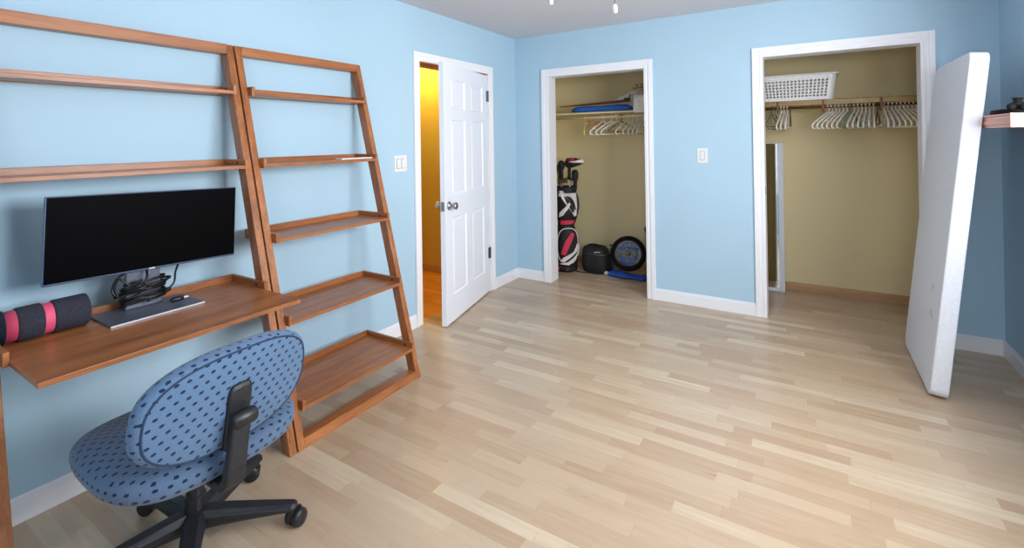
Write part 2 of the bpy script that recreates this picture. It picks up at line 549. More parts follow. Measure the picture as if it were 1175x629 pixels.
# local x runs from the hinge to the free edge; local y=0 is the face towards the hall
ang = math.atan2(-.87, .205)                    # direction of the leaf in plan
dr.location = (-.028, 3.672, .012); dr.rotation_euler = (0, 0, ang)
OFF[dr.name] = Vector((0, 0, 0))
def knob(sgn):
    b = new(); y = 0 if sgn < 0 else DTH
    prof = [(.033, 0), (.033, .006), (.026, .011), (.013, .014), (.012, .03), (.02, .036), (.027, .045), (.029, .056), (.027, .066), (.019, .071), (.001, .072)]
    lathe(b, [(r, y + sgn * h) for r, h in prof], 24, (DWID - .065, 0, .9), 1)
    return obj('door_knob', b, M['chrome'], dr, True, local=True)
knob(-1); knob(1)
b = new(); box(b, DWID - .001, DWID + .003, .006, DTH - .006, .865, .935); box(b, DWID + .002, DWID + .010, .013, .025, .888, .912)
obj('latch_plate', b, M['chrome'], dr, local=True)
for z in (.30, 1.755):
    b = new(); lathe(b, [(.007, z), (.007, z + .1)], 12, (-.004, DTH + .006, 0)); box(b, -.003, .035, DTH, DTH + .002, z, z + .1)
    obj('hinge', b, M['steel'], dr, local=True)

# ------------------------------------------------------------------ leaning ladder shelving
def xf(z): return .551 - .2614 * z              # front face of the slanting posts
def post(b, y0, y1, zt=1.913):
    pts = []
    zs = [0, .5, 1.0, 1.5, 1.7, 1.8, 1.86, zt]
    fr = [(xf(z), z) for z in zs]
    bk = [(max(.003, xf(z) - .062), z) for z in zs]
    prism(b, [(p[0], p[1]) for p in fr + bk[::-1]], 1, y0, y1)

def tray(root, xb, xfr, y0, y1, zb, name='shelf', lipfront=None, th=.017, lip=.047):
    """board with a lip along the back and along both ends; lips are bolted to the posts"""
    lf = lipfront or xfr
    b = new()
    if lipfront:
        box(b, xb, xfr, y0 + .016, y1 - .016, zb, zb + th)
    else:
        box(b, xb, xfr, y0 + .016, y1 - .016, zb + .003, zb + .003 + th)
    s = obj(name, b, M['wy'], root, bevel=.0015)
    b = new(); box(b, xb - .014, xb, y0, y1, zb, zb + lip); obj('back_lip', b, M['wy'], s, bevel=.0015)
    for a, e in ((y0, y0 + .016), (y1 - .016, y1)):
        b = new(); box(b, xb, lf, a, e, zb, zb + lip); obj('side_lip', b, M['wx'], s, bevel=.0015)
        b = new(); yy = e if a == y0 else a
        q = sorted((yy, yy + (.002 if a == y0 else -.002)))
        lathe(b, [(.006, q[0]), (.006, q[1])], 12, (xf(zb + .03) - .03, 0, zb + .03), 1); obj('bolt', b, M['black'], s)
    return s

LEV = [(.03, .148, 1.652), (.05, .245, 1.286), (.08, .342, .922), (.109, .437, .537), (.142, .533, .163)]
PW = .034
# bookcase
Y0, Y1 = 1.349, 2.155
bk = thing('leaning_bookcase', 'narrow five-shelf cherry wood leaning bookcase nearest the door, its shelves almost empty', 'bookcase', (.5, (Y0 + Y1) / 2, 0))
for a in (Y0, Y1 - PW):
    b = new(); post(b, a, a + PW); obj('post', b, M['wz'], bk, bevel=.002)
b = new(); box(b, .003, .058, Y0 + PW, Y1 - PW, 1.864, 1.912); obj('top_rail', b, M['wy'], bk, bevel=.002)
b = new(); prism(b, [(xf(0) - .06, 0.0005), (xf(0), 0.0005), (xf(.042), .042), (xf(.042) - .06, .042)], 1, Y0 + PW, Y1 - PW); obj('bottom_rail', b, M['wy'], bk, bevel=.002)
for xb, xr, z in LEV: tray(bk, xb, xr, Y0 + PW, Y1 - PW, z)
# desk
E0, E1 = .412, 1.341
dk = thing('leaning_desk', 'wider cherry wood leaning desk with two shelves over a deep desktop', 'desk', (.5, (E0 + E1) / 2, 0))
for a in (E0, E1 - PW):
    b = new(); post(b, a, a + PW); obj('post', b, M['wz'], dk, bevel=.002)
b = new(); box(b, .003, .058, E0 + PW, E1 - PW, 1.864, 1.914); obj('top_rail', b, M['wy'], dk, bevel=.002)
for xb, xr, z in LEV[:2]: tray(dk, xb, xr, E0 + PW, E1 - PW, z)
tray(dk, .112, .665, E0 + PW, E1 - PW, .717, 'desktop', lipfront=.392)
b = new(); box(b, .10, .16, E0 + PW, E1 - PW, .655, .717); obj('apron', b, M['wy'], dk, bevel=.002)
DT = .734                                       # top of the desktop
# small white booklet on the bookcase
b = new(); box(b, .175, .232, 1.86, 2.09, 1.3065, 1.3145)
tag(obj('booklet', b, M['plastic'], bevel=.002), 'thin white strip-shaped booklet lying on the second shelf of the bookcase', 'booklet')

# ------------------------------------------------------------------ monitor on the desk
mon = thing('monitor', 'ultrawide black computer monitor with thin blue-grey bezel standing on the desk', 'monitor', (.23, .905, DT))
MW, MH = .664, .318
tilt = Matrix.Translation((.232, .912, 1.058)) @ Matrix.Rotation(R(2.1), 4, 'X').inverted()
def mon_part(name, bm, mat, parent, **kw):
    bmesh.ops.transform(bm, matrix=tilt, verts=bm.verts)
    return obj(name, bm, mat, parent, **kw)
b = new(); box(b, -.012, .006, -MW / 2, MW / 2, -MH / 2, MH / 2)
hs = mon_part('housing', b, M['bezel'], mon, bevel=.003)
b = new(); box(b, .0055, .0075, -MW / 2 + .003, MW / 2 - .003, -MH / 2 + .008, MH / 2 - .003)
mon_part('screen', b, M['screen'], mon)
b = new(); loft(b, [[(-.012, y, z) for y, z in superell(MW / 2 - .02, MH / 2 - .02, 8, 32)], [(-.03, y, z) for y, z in superell(MW / 2 - .07, MH / 2 - .05, 6, 32)], [(-.045, y, z) for y, z in superell(.14, .09, 5, 32)]])
mon_part('back_cover', b, M['monblack'], mon)
b = new(); box(b, .0075, .0085, -.010, .010, -MH / 2 + .0025, -MH / 2 + .0075)
mon_part('badge', b, M['silver'], mon)
b = new(); prism(b, [(.833, DT + .006), (.965, DT + .006), (.952, .93), (.838, .93)], 0, .165, .187); box(b, .165, .2, .85, .94, .90, 1.08)
obj('neck', b, M['stand'], mon, bevel=.004)
b = new(); box(b, .125, .342, .735, 1.058, DT, DT + .006); st = obj('base', b, M['stand'], mon, bevel=.002)
b = new(); box(b, .3415, .344, .735, 1.058, DT + .001, DT + .006); obj('front_edge', b, M['silver'], st)

# power cord wound round the neck
cd = thing('power_cord', 'black power cord wound in loops round the monitor stand neck', 'cable', (.19, .9, DT))
pts = []
rnd = random.Random(3)
NL = 9
for i in range(NL * 14):
    a = 2 * PI * i / 14
    l = i // 14
    ry = .078 + .010 * math.sin(l * 2.1) + rnd.uniform(-.002, .002)
    rx = .040 + .008 * math.sin(l * 1.3)
    z = DT + .030 + .0095 * (i / 14) + .010 * math.sin(a + .4) + .004 * math.sin(l * 1.7)
    pts.append((.182 + rx * math.cos(a), .897 + ry * math.sin(a) + .01 * math.sin(l * 1.1), max(z, DT + .012)))
pts += [(.235, .87, DT + .13), (.222, .84, DT + .11), (.215, .806, DT + .145), (.21, .79, DT + .115), (.215, .80, DT + .075), (.205, .785, DT + .10), (.2, .80, DT + .14), (.19, .83, DT + .16)]
b = new(); tube(b, smooth_path(pts, 3), .0048, 8)
obj('coil', b, M['cable'], cd, True)
b = new(); tube(b, smooth_path([(.235, .955, DT + .06), (.24, .985, DT + .09), (.22, 1.0, DT + .13), (.19, 1.03, DT + .165), (.17, 1.06, DT + .19)], 6), .0042, 8)
tube(b, smooth_path([(.2, .90, DT + .17), (.225, .895, DT + .14), (.238, .885, DT + .11), (.236, .92, DT + .09)], 5), .0042, 8)
obj('lead', b, M['cable'], cd, True)
b = new(); lathe(b, [(.006, .965), (.012, .972), (.014, .995), (.012, 1.012)], 12, (.255, 0, DT + .021), 1, 1, .8)
pg = obj('plug', b, M['black'], cd, True)
b = new()
for dx in (-.006, .006): tube(b, [(.255 + dx, 1.01, DT + .021), (.255 + dx, 1.032, DT + .021)], .0022, 8)
obj('plug_pin', b, M['silver'], pg)

# foam roller
rl = thing('foam_roller', 'charcoal foam roller with pink bands lying at the left end of the desk', 'roller', (.2, .6, DT))
cx, cz = .2, DT + .059
b = new(); lathe(b, [(.03, .482), (.053, .482), (.053, .700), (.03, .700)], 32, (cx, 0, cz), 1); obj('core', b, M['pink'], rl, True)
for a, e in ((.4815, .4835), (.512, .583), (.606, .708)):
    b = new(); r = .0585
    k = min(.008, (e - a) / 3)
    lathe(b, [(.035, a), (r - k, a), (r - k * .3, a + k * .3), (r, a + k), (r, e - k), (r - k * .3, e - k * .3), (r - k, e), (.035, e)], 40, (cx, 0, cz), 1)
    obj('foam_sleeve', b, M['foam'], rl, True)

# ------------------------------------------------------------------ office chair (local: back towards +x)
CH = (.675, .862, 0)
ch = thing('office_chair', 'armless blue dotted fabric office chair with black five-star base drawn up to the desk', 'chair', CH)
OFF[ch.name] = Vector((0, 0, 0))
def cpart(name, bm, mat, parent=None, **kw): return obj(name, bm, mat, parent or ch, local=True, **kw)
# seat
SX, SY, SZ, SR = .081, -.047, .46, .287
b = new(); rings = []
for s, z in ((.80, -.042), (.93, -.040), (.985, -.026), (1, -.005), (.99, .012), (.955, .024), (.88, .033), (.70, .038), (.45, .038), (.2, .037)):
    ring = []
    for (x, y) in superell(SR, SR, 3.0, 56):
        f = x / SR
        zz = z - (.05 * max(0, -f - .35) ** 1.5 if z > -.03 else 0) - .03 * (x * s)
        ring.append((SX + x * s, SY + y * s, SZ + zz))
    rings.append(ring)
loft(b, rings)
seat = cpart('seat', b, M['seatfab'], smooth=True)
b = new(); rings = []
for s, z in ((.5, -.066), (.74, -.064), (.84, -.054), (.86, -.040)):
    rings.append([(SX + x * s, SY + y * s, SZ + z - .03 * x * s) for x, y in superell(SR, SR, 3.0, 56)])
loft(b, rings); cpart('seat_shell', b, M['blackm'], seat, smooth=True)
# backrest
BM = Matrix.Translation((.365, -.058, .656)) @ Matrix.Rotation(.114, 4, 'Z') @ Matrix.Rotation(.135, 4, 'Y') @ Matrix.Rotation(-.038, 4, 'X')
def bpart(name, bm, mat, parent=None, **kw):
    bmesh.ops.transform(bm, matrix=BM, verts=bm.verts); return cpart(name, bm, mat, parent, **kw)
def back_ring(s, d):
    return [(d - .34 * (y * s) ** 2, y * s, z * s) for (y, z) in superell(.270, .152, 2.55, 64)]
b = new()
loft(b, [back_ring(s, d) for s, d in ((.2, -.034), (.5, -.036), (.78, -.035), (.9, -.030), (.965, -.018), (.995, -.002), (1, .010), (.985, .022), (.955, .030), (.90, .034), (.6, .037), (.3, .038))])
bkr = bpart('backrest', b, M['backfab'], smooth=True)
b = new(); tube(b, back_ring(.935, .032), .003, 6, closed=True); bpart('piping', b, M['piping'], bkr, smooth=True)
# upright bar behind the backrest
b = new()
pb = [(.345, -.083, .397), (.392, -.084, .402), (.414, -.084, .425), (.424, -.083, .47), (.430, -.078, .53), (.434, -.072, .585), (.434, -.068, .612)]
wd = [.026, .029, .030, .029, .028, .027, .022]; th = [.012, .016, .017, .015, .013, .012, .011]
rings = []
for k, (p, w_, t_) in enumerate(zip(pb, wd, th)):
    dirv = (Vector(pb[min(k + 1, 6)]) - Vector(pb[max(k - 1, 0)])).normalized()
    nx = Vector((dirv.z, 0, -dirv.x)).normalized()
    rings.append([Vector(p) + nx * x + Vector((0, y, 0)) for x, y in superell(t_, w_, 5, 20)])
loft(b, rings)
ub = cpart('upright_bar', b, M['blackm'], bevel=.002)
b = new(); lathe(b, [(.024, -.097), (.031, -.092), (.031, -.032), (.024, -.026)], 20, (.434, 0, .598), 1, .62, .75)
cpart('height_knob', b, M['black'], ub, smooth=True)
b = new()
loft(b, [[(d - .34 * (y - .0) ** 2, y - .006, z - .055) for y, z in superell(.036 * g, .10 * g, 6, 20)] for d, g in ((.032, 1), (.046, 1), (.052, .9))])
bpart('back_plate', b, M['blackm'], ub, bevel=.002)
b = new(); box(b, .05, .365, -.108, -.058, .378, .397); cpart('tilt_arm', b, M['blackm'], ub, bevel=.006)
# mechanism, column, base
b = new(); loft(b, [[(x + .03, y - .02, z) for x, y in superell(rx, ry, 4, 24)] for rx, ry, z in ((.07, .06, .285), (.13, .095, .31), (.15, .12, .36), (.13, .12, .402))])
cpart('mechanism', b, M['black'], smooth=False, bevel=.003)
b = new(); tube(b, smooth_path([(.0, .05, .32), (-.02, .2, .335), (-.04, .29, .335)], 5), .007, 8); lathe(b, [(.008, .27), (.016, .28), (.018, .31), (.012, .325)], 10, (-.04, 0, .335), 1, 1, .5)
cpart('height_lever', b, M['black'], smooth=True)
b = new(); lathe(b, [(.034, .075), (.034, .17), (.028, .175), (.028, .24), (.02, .245), (.02, .30)], 24); cpart('gas_column', b, M['black'], smooth=False)
b = new(); lathe(b, [(.045, .055), (.05, .075), (.047, .105), (.036, .118)], 24); hub = cpart('base_hub', b, M['blackm'], smooth=True)
for a in (38.5, 110.6, 182.6, 254.6, 326.6):
    t = R(a + 3); u = Vector((math.cos(t), math.sin(t), 0)); v = Vector((-math.sin(t), math.cos(t), 0))
    b = new(); rings = []
    for d, w_, z0, z1 in ((.03, .036, .060, .124), (.10, .033, .066, .120), (.2, .030, .070, .110), (.28, .028, .072, .101), (.325, .025, .072, .096), (.338, .015, .075, .092)):
        rings.append([u * d + v * (y * w_) + Vector((0, 0, z0 + (z1 - z0) * k)) for y, k in ((-.8, 0), (-1, .25), (-1, .65), (-.55, 1), (.55, 1), (1, .65), (1, .25), (.8, 0))])
    loft(b, rings)
    arm = cpart('base_arm', b, M['blackm'], smooth=False, bevel=.003)
    # caster, swivelled
    c = u * .322
    sw = t + R({38.5: 62, 110.6: 120, 182.6: 200, 254.6: 160, 326.6: 40}[a]); cu = Vector((math.cos(sw), math.sin(sw), 0)); cv = Vector((-math.sin(sw), math.cos(sw), 0))
    cc = c + cu * .018
    b = new()
    for s in (-1, 1):
        rings = []
        for r_, o in ((.010, .006), (.029, .006), (.031, .010), (.031, .021), (.027, .028), (.008, .029)):
            rings.append([cc + cv * (s * o) + cu * (r_ * math.cos(q)) + Vector((0, 0, .0315 + r_ * math.sin(q))) for q in [2 * PI * k / 20 for k in range(20)]])
        loft(b, rings)
    ca = cpart('caster', b, M['black'], arm, smooth=True)
    if True:
        b = new(); rings = []
        for o in (-.0055, .0055):
            rings.append([cc + cv * o + cu * x + Vector((0, 0, z)) for x, z in ((-.028, .034), (-.022, .064), (.0, .070), (.022, .060), (.028, .038), (.0, .024))])
        loft(b, rings)
        tube(b, [c + Vector((0, 0, .05)), c + Vector((0, 0, .075))], .008, 10)
        o = cpart('caster_hood', b, M['black'], arm)

# ------------------------------------------------------------------ wall plates
def plate(x, y, z, axis, w, h, n, label):
    """axis 0: on the left wall; axis 1: on the back wall"""
    s = thing('light_switch', label, 'light switch', (x, y, z))
    def bx(b, u0, u1, d0, d1, z0, z1):
        if axis == 0: box(b, x + d0, x + d1, y + u0, y + u1, z + z0, z + z1)
        else: box(b, x + u0, x + u1, y - d1, y - d0, z + z0, z + z1)
    b = new(); bx(b, -w / 2, w / 2, 0, .005, -h / 2, h / 2); obj('cover_plate', b, M['plastic'], s, bevel=.002)
    for i in range(n):
        c = (i - (n - 1) / 2) * .048
        b = new(); bx(b, c - .0165, c + .0165, .005, .009, -.034, .034); obj('rocker', b, M['plastic'], s, bevel=.002)
        b = new(); bx(b, c - .0185, c + .0185, .005, .0062, -.036, .036); obj('surround', b, M['steel'], s)
plate(.0005, 2.56, 1.247, 0, .125, .118, 2, 'double white light switch plate on the blue wall left of the doorway')
plate(1.80, D - .0005, 1.255, 1, .082, .122, 1, 'single white light switch plate between the two closet openings')

# ------------------------------------------------------------------ hangers
def hanger_bm(kind='plastic', w=.205, r=.0066):
    """hook top at the origin, hanging down, arms along y"""
    b = new()
    hook = [(0, -.016, -.018), (0, -.017, -.006), (0, -.009, .0035), (0, .002, .006), (0, .013, .0015), (0, .0165, -.012), (0, .012, -.026), (0, .003, -.036), (0, 0, -.048), (0, 0, -.062)]
    tube(b, smooth_path(hook, 3), r * .62, 6)
    if kind == 'wire':
        arm = [(0, 0, -.06), (0, w * .5, -.105), (0, w, -.158), (0, w * .97, -.166), (0, 0, -.166), (0, -w * .97, -.166), (0, -w, -.158), (0, -w * .5, -.105)]
        tube(b, arm, r * .6, 6, closed=True)
    else:
        arm = [(0, 0, -.060), (0, w * .35, -.088), (0, w * .8, -.135), (0, w * .97, -.160), (0, w, -.176), (0, w * .95, -.190), (0, w * .85, -.192),
               (0, 0, -.192), (0, -w * .85, -.192), (0, -w * .95, -.190), (0, -w, -.176), (0, -w * .97, -.160), (0, -w * .8, -.135), (0, -w * .35, -.088)]
        tube(b, smooth_path(arm, 3, True), r, 6, closed=True)
        for s in (-1, 1): tube(b, [(0, s * w * .62, -.117), (0, s * w * .66, -.135), (0, s * w * .60, -.142)], r * .6, 5)
    return b
MESH = {}
def hang(kind, mat, loc, rz, label, group, roll=0):
    key = (kind, mat)
    if key not in MESH:
        o = obj('clothes_hanger', hanger_bm(kind), M[mat], None, True); MESH[key] = o
    else:
        o = MESH[key].copy(); COL.objects.link(o)
    o.location = loc; o.rotation_euler = (roll, 0, rz)
    return tag(o, label, 'hanger', group)
ORD = ['first', 'second', 'third', 'fourth', 'fifth', 'sixth', 'seventh', 'eighth', 'ninth', 'tenth', 'eleventh', 'twelfth', 'thirteenth', 'fourteenth',
       'fifteenth', 'sixteenth', 'seventeenth', 'eighteenth', 'nineteenth', 'twentieth', 'twenty-first', 'twenty-second', 'twenty-third', 'twenty-fourth']

# right closet: shelf, rod, hangers
RY = 4.735
sh = thing('closet_shelf', 'golden-edged shelf across the right closet carrying the white basket', 'shelf', (2.7, 4.9, 1.68))
b = new(); box(b, 1.822, W - .022, 4.715, CB, 1.680, 1.698); obj('board', b, M['tan'], sh, bevel=.001)
b = new(); box(b, 1.822, W - .022, 4.700, 4.715, 1.660, 1.699); obj('front_edge', b, M['goldwood'], sh, bevel=.002)
xx = 2.2
rnd = random.Random(5)
while xx < 3.5:
    l = rnd.uniform(.03, .09); b = new(); box(b, xx, xx + l, 4.7, 4.716, 1.699, 1.7022); obj('dark_edge_strip', b, M['darkedge'], sh); xx += l + rnd.uniform(.01, .05)  # short dark strips with gaps along the top of the shelf edge
for x in (2.327, 2.655, 3.036):
    b = new(); box(b, x - .009, x + .009, 4.697, 4.755, 1.62, 1.700); box(b, x - .009, x + .009, 4.75, 4.77, 1.60, 1.68); obj('bracket', b, M['darkedge'], sh, bevel=.002)
rd = new(); tube(rd, [(1.822, RY, 1.642), (W - .022, RY, 1.642)], .0105, 14)
tag(obj('closet_rod', rd, M['rod'], None, True), 'dark brass hanging rod under the golden-edged shelf of the right closet', 'rod')
HT = 1.6555
left = [(2.279, 'hslate', 'wire', -.2, 'dark slate wire hanger at the far left of the right closet rod'),
        (2.303, 'hgreen', 'plastic', -.19, 'green plastic hanger in the small bunch at the left of the right closet'),
        (2.352, 'hanger', 'plastic', -.14, 'white hanger just right of the green one in the right closet'),
        (2.374, 'hanger', 'plastic', -.1, 'middle of the three white hangers in the small left bunch'),
        (2.397, 'hanger', 'plastic', -.05, 'last white hanger of the small bunch, beside a brown one'),
        (2.420, 'hbrown', 'wire', .0, 'brown wire hanger at the right end of the small bunch in the right closet')]
for x, m, k, rz, lab in left:
    hang(k, m, (x, RY, HT), rz, lab, 'small bunch of hangers in the right closet')
N = 23
for i in range(N):
    f = i / (N - 1)
    x = 2.694 + .54 * f
    if i >= 14: x += .016
    rz = -.62 + 1.0 * f
    nm = ORD[i] + ' white plastic hanger from the left in the long row on the right closet rod'
    if i == 0: nm = 'white plastic hanger at the left end of the long row in the right closet'
    if i == N - 1: nm = 'white plastic hanger at the right end of the long row, beside the door casing'
    mat = 'hanger'
    if i in (6, 13): mat = 'hgreen' if i == 6 else 'hbrown'; nm = 'green hanger among the white ones in the long row of the right closet' if i == 6 else 'brown hanger among the white ones in the long row of the right closet'
    hang('plastic' if mat != 'hbrown' else 'wire', mat, (x, RY, HT), rz, nm, 'long row of hangers in the right closet')

# laundry basket on the shelf
bs = thing('laundry_basket', 'white perforated plastic laundry basket on the right closet shelf', 'basket', (2.45, 4.85, 1.7025))
BZ0, BZ1 = 1.7025, 1.925
def rrect(hx, hy, r, pitch):
    """rounded rectangle sampled about every pitch/2"""
    pts = []
    def seg(p, q):
        n = max(2, 2 * round((Vector(q) - Vector(p)).length / pitch))
        for k in range(n): pts.append(tuple(Vector(p).lerp(Vector(q), (k + (.16 if k % 2 else 0)) / n)))
    def arc(c, a0):
        for k in range(6):
            a = a0 + PI / 2 * k / 6; pts.append((c[0] + r * math.cos(a), c[1] + r * math.sin(a)))
    seg((-hx + r, -hy), (hx - r, -hy)); arc((hx - r, -hy + r), -PI / 2)
    seg((hx, -hy + r), (hx, hy - r)); arc((hx - r, hy - r), 0)
    seg((hx - r, hy), (-hx + r, hy)); arc((-hx + r, hy - r), PI / 2)
    seg((-hx, hy - r), (-hx, -hy + r)); arc((-hx + r, -hy + r), PI)
    return pts
base = rrect(.285, .155, .04, .0255)
nb = len(base)
def corner(i):
    x, y = base[i]; return abs(x) > .285 - .0395 and abs(y) > .155 - .0395
zl = [0] + [z for k in range(6) for z in (.030 + .0250 * k, .030 + .0250 * k + .0145)] + [.1755, .2075, .2225]
zl = sorted(set(zl))
b = new(); grid = []
for z in zl:
    f = z / .2225
    s = 1 + .11 * f
    grid.append([b.verts.new((2.44 + x * s * 1.0, 4.865 + y * (1 + .10 * f), BZ0 + z)) for x, y in base])
for k in range(len(zl) - 1):
    row_hole = (1 <= k <= 11 and k % 2 == 1)
    for i in range(nb):
        if row_hole and not corner(i) and not corner((i + 1) % nb) and i % 2 == 0: continue
        b.faces.new((grid[k][i], grid[k][(i + 1) % nb], grid[k + 1][(i + 1) % nb], grid[k + 1][i]))
b.faces.new(grid[0][::-1])
body = obj('basket_wall', b, M['plastic'], bs)
sol = body.modifiers.new('solid', 'SOLIDIFY'); sol.thickness = .003
b = new()
def rp(s, sy, z, g=0): return [(2.44 + x * s + math.copysign(g, x), 4.865 + y * sy + math.copysign(g, y), BZ0 + z) for x, y in base]
loft(b, [rp(1.112, 1.10, .206), rp(1.112, 1.10, .206, .012), rp(1.112, 1.10, .2135, .015), rp(1.112, 1.10, .2225, .012), rp(1.112, 1.10, .2235)], cap=False, closed=True)
obj('rim', b, M['plastic'], bs, True)

# mirror leaning on the closet's back wall
mr = thing('mirror', 'tall narrow mirror in a pale frame leaning inside the right closet behind its left jamb', 'mirror', (2.15, 4.95, 0))
tl = R(3.2)
mm = Matrix.Translation((0, 4.945, 0.001)) @ Matrix.Rotation(-tl, 4, 'X')
def mpart(name, bm, mat, **kw):
    bmesh.ops.transform(bm, matrix=mm, verts=bm.verts); return obj(name, bm, mat, mr, **kw)
b = new(); X0, X1, ZT = 1.95, 2.349, 1.345
box(b, X0, X0 + .055, 0, .022, 0, ZT); box(b, X1 - .042, X1, 0, .022, 0, ZT); box(b, X0 + .055, X1 - .042, 0, .022, 0, .03); box(b, X0 + .055, X1 - .042, 0, .022, ZT - .008, ZT)
box(b, X0 + .01, X1 - .01, .016, .022, .01, ZT - .005)
mpart('frame', b, M['frame'], bevel=.003)
b = new(); box(b, X0 + .05, X1 - .038, .009, .013, .028, ZT - .007); mpart('glass', b, M['mirror'])

# ------------------------------------------------------------------ folding table leaning by the right wall
TL, TT, TW = 1.832, .076, .775
tb = thing('folding_table', 'long white plastic folding table stood on end against the wall shelf', 'table', (3.146, 3.34, .0))
tb.rotation_euler = (0, R(5.95), 0)
OFF[tb.name] = Vector((0, 0, 0))
def outline(inset, rad):
    o = []
    for (cy, cz, a0) in ((TW - inset - rad, TL - inset - rad, 0), (inset + rad, TL - inset - rad, PI / 2), (inset + rad, inset + rad, PI), (TW - inset - rad, inset + rad, 1.5 * PI)):
        for k in range(9):
            a = a0 + PI / 2 * k / 8; o.append((cy + rad * math.cos(a), cz + rad * math.sin(a)))
    return o
def ring(x, inset, rad): return [(x, y, z) for y, z in outline(inset, rad)]
b = new()
loft(b, [ring(-TT, .007, .048), ring(-TT + .002, .003, .050), ring(-TT + .007, 0, .052), ring(-.006, 0, .052), ring(-.001, .002, .050), ring(0, .005, .048), ring(0, .018, .036), ring(-.05, .02, .034)])
tp = obj('tabletop', b, M['tablew'], tb, local=True)
for p in tp.data.polygons: p.use_smooth = len(p.vertices) == 4
mo = tp.modifiers.new('n', 'EDGE_SPLIT'); mo.split_angle = R(50)
for z0, z1 in ((.16, .86), (1.67, .97)):
    b = new()
    tube(b, [(-.02, .12, z0), (-.02, .12, z1), (-.02, TW - .12, z1), (-.02, TW - .12, z0)], .0125, 10)
    tube(b, [(-.02, .10, z0), (-.02, TW - .10, z0)], .0125, 10)
    obj('folded_legs', b, M['steel'], tb, True, local=True)

# ------------------------------------------------------------------ wall shelf on the right
ws = thing('wall_shelf', 'rosy pale wooden shelf on the right wall behind the folding table', 'shelf', (3.45, 3.5, 1.43))
SX0 = 3.302
b = new(); box(b, SX0 + .006, W, 2.972, 4.05, 1.431, 1.447); box(b, SX0 + .002, W, 2.966, 4.05, 1.447, 1.468); box(b, SX0 + .005, W, 2.970, 4.05, 1.468, 1.486)
obj('board', b, M['pinkwood'], ws, bevel=.002)
b = new(); box(b, SX0, W, 2.964, 4.05, 1.486, 1.494); obj('top_sheet', b, M['pinkwood'], ws, bevel=.002)
b = new(); box(b, SX0 - .001, SX0 + .012, 2.961, 2.974, 1.43, 1.4955); obj('corner_bead', b, M['pinkwood'], ws, bevel=.003)
# black ornament and flat case
orn = new()
lathe(orn, [(.026, 1.4945), (.030, 1.499), (.030, 1.506), (.018, 1.512), (.016, 1.522), (.026, 1.531), (.027, 1.538), (.014, 1.546), (.012, 1.552), (.018, 1.560), (.020, 1.564), (.001, 1.565)], 24, (3.345, 3.035, 0))
oo = tag(obj('ornament', orn, M['rubber'], None, True), 'small black knobbly ornament on the near end of the rosy wall shelf', 'ornament')
for dx, dy, z in ((-.024, -.012, 1.523), (.024, .012, 1.524), (-.012, .024, 1.520), (.012, -.024, 1.521)):
    b = new(); lathe(b, [(.001, z - .017), (.011, z - .013), (.016, z), (.012, z + .012), (.001, z + .016)], 14, (3.345 + dx, 3.035 + dy, 0)); obj('lobe', b, M['rubber'], oo, True)
b = new(); loft(b, [[(3.375 + x, 3.235 + y, 1.4945 + z) for x, y in superell(.065 * s, .105 * s, 3, 28)] for s, z in ((.96, 0), (1, .006), (1, .014), (.93, .022), (.6, .026))])
tag(obj('glasses_case', b, M['rubber'], None, True), 'flat black case lying on the rosy wall shelf close to the white table', 'case')

# ------------------------------------------------------------------ left closet
s1 = thing('closet_shelf', 'tan painted shelf across the left closet holding a blue mat and white cloth', 'shelf', (.9, 4.9, 1.68))
b = new(); box(b, .022, 1.718, 4.715, CB, 1.668, 1.687); obj('board', b, M['tan'], s1, bevel=.001)
for x in (.022, 1.695):
    b = new(); box(b, x, x + .023, D + .14, CB, 1.62, 1.668); obj('cleat', b, M['tan'], s1)
b = new(); tube(b, [(.045, RY, 1.628), (1.695, RY, 1.628)], .0105, 14)
tag(obj('closet_rod', b, M['tan'], None, True), 'pale hanging rod under the shelf of the left closet', 'rod')
H1 = 1.6415
G1 = 'hangers on the left closet rod'
hang('plastic', 'yellow', (.535, RY, H1), .35, 'pale yellow plastic hanger, leftmost on the left closet rod', G1)
rows = [(.735, 'hanger', 'plastic', -.32, 'white hanger beside the wooden clamp hanger in the left closet'),
        (.825, 'hanger', 'plastic', -.5, 'second white hanger right of the wooden clamp hanger'),
        (.880, 'hanger', 'plastic', -.5, 'white hanger directly left of the dark wire hanger in the left closet'),
        (.935, 'hbrown', 'wire', -.42, 'dark wire hanger below the right end of the blue mat'),
        (1.000, 'hanger', 'plastic', -.3, 'white hanger directly right of the dark wire hanger in the left closet'),
        (1.055, 'hanger', 'plastic', -.2, 'fourth white hanger from the right casing in the left closet'),
        (1.095, 'hanger', 'plastic', -.14, 'third white hanger from the right casing in the left closet'),
        (1.130, 'hanger', 'plastic', -.08, 'second white hanger from the right casing in the left closet'),
        (1.160, 'hanger', 'plastic', -.03, 'white hanger closest to the right casing of the left closet')]
for x, m, k, rz, lab in rows: hang(k, m, (x, RY, H1), rz, lab, G1)
# wooden clamp hanger
wh = thing('clamp_hanger', 'wooden trouser clamp hanger with metal clips in the left closet', 'hanger', (.655, RY, H1), G1)
WB = 1.552
b = new(); tube(b, smooth_path([(.639, RY, H1 - .018), (.638, RY, H1 - .006), (.648, RY, H1 + .004), (.658, RY, H1 + .004), (.668, RY, H1 - .008), (.664, RY, H1 - .024), (.655, RY, H1 - .036), (.655, RY, H1 - .06)], 4), .0022, 6); obj('hook', b, M['chrome'], wh, True)
b = new(); box(b, .555, .762, RY - .012, RY + .012, WB, WB + .035); obj('bar', b, M['hangwood'], wh, bevel=.003)
for x in (.552, .757):
    b = new(); box(b, x - .008, x + .008, RY - .015, RY + .015, WB - .008, WB + .042); obj('clip', b, M['chrome'], wh, bevel=.002)

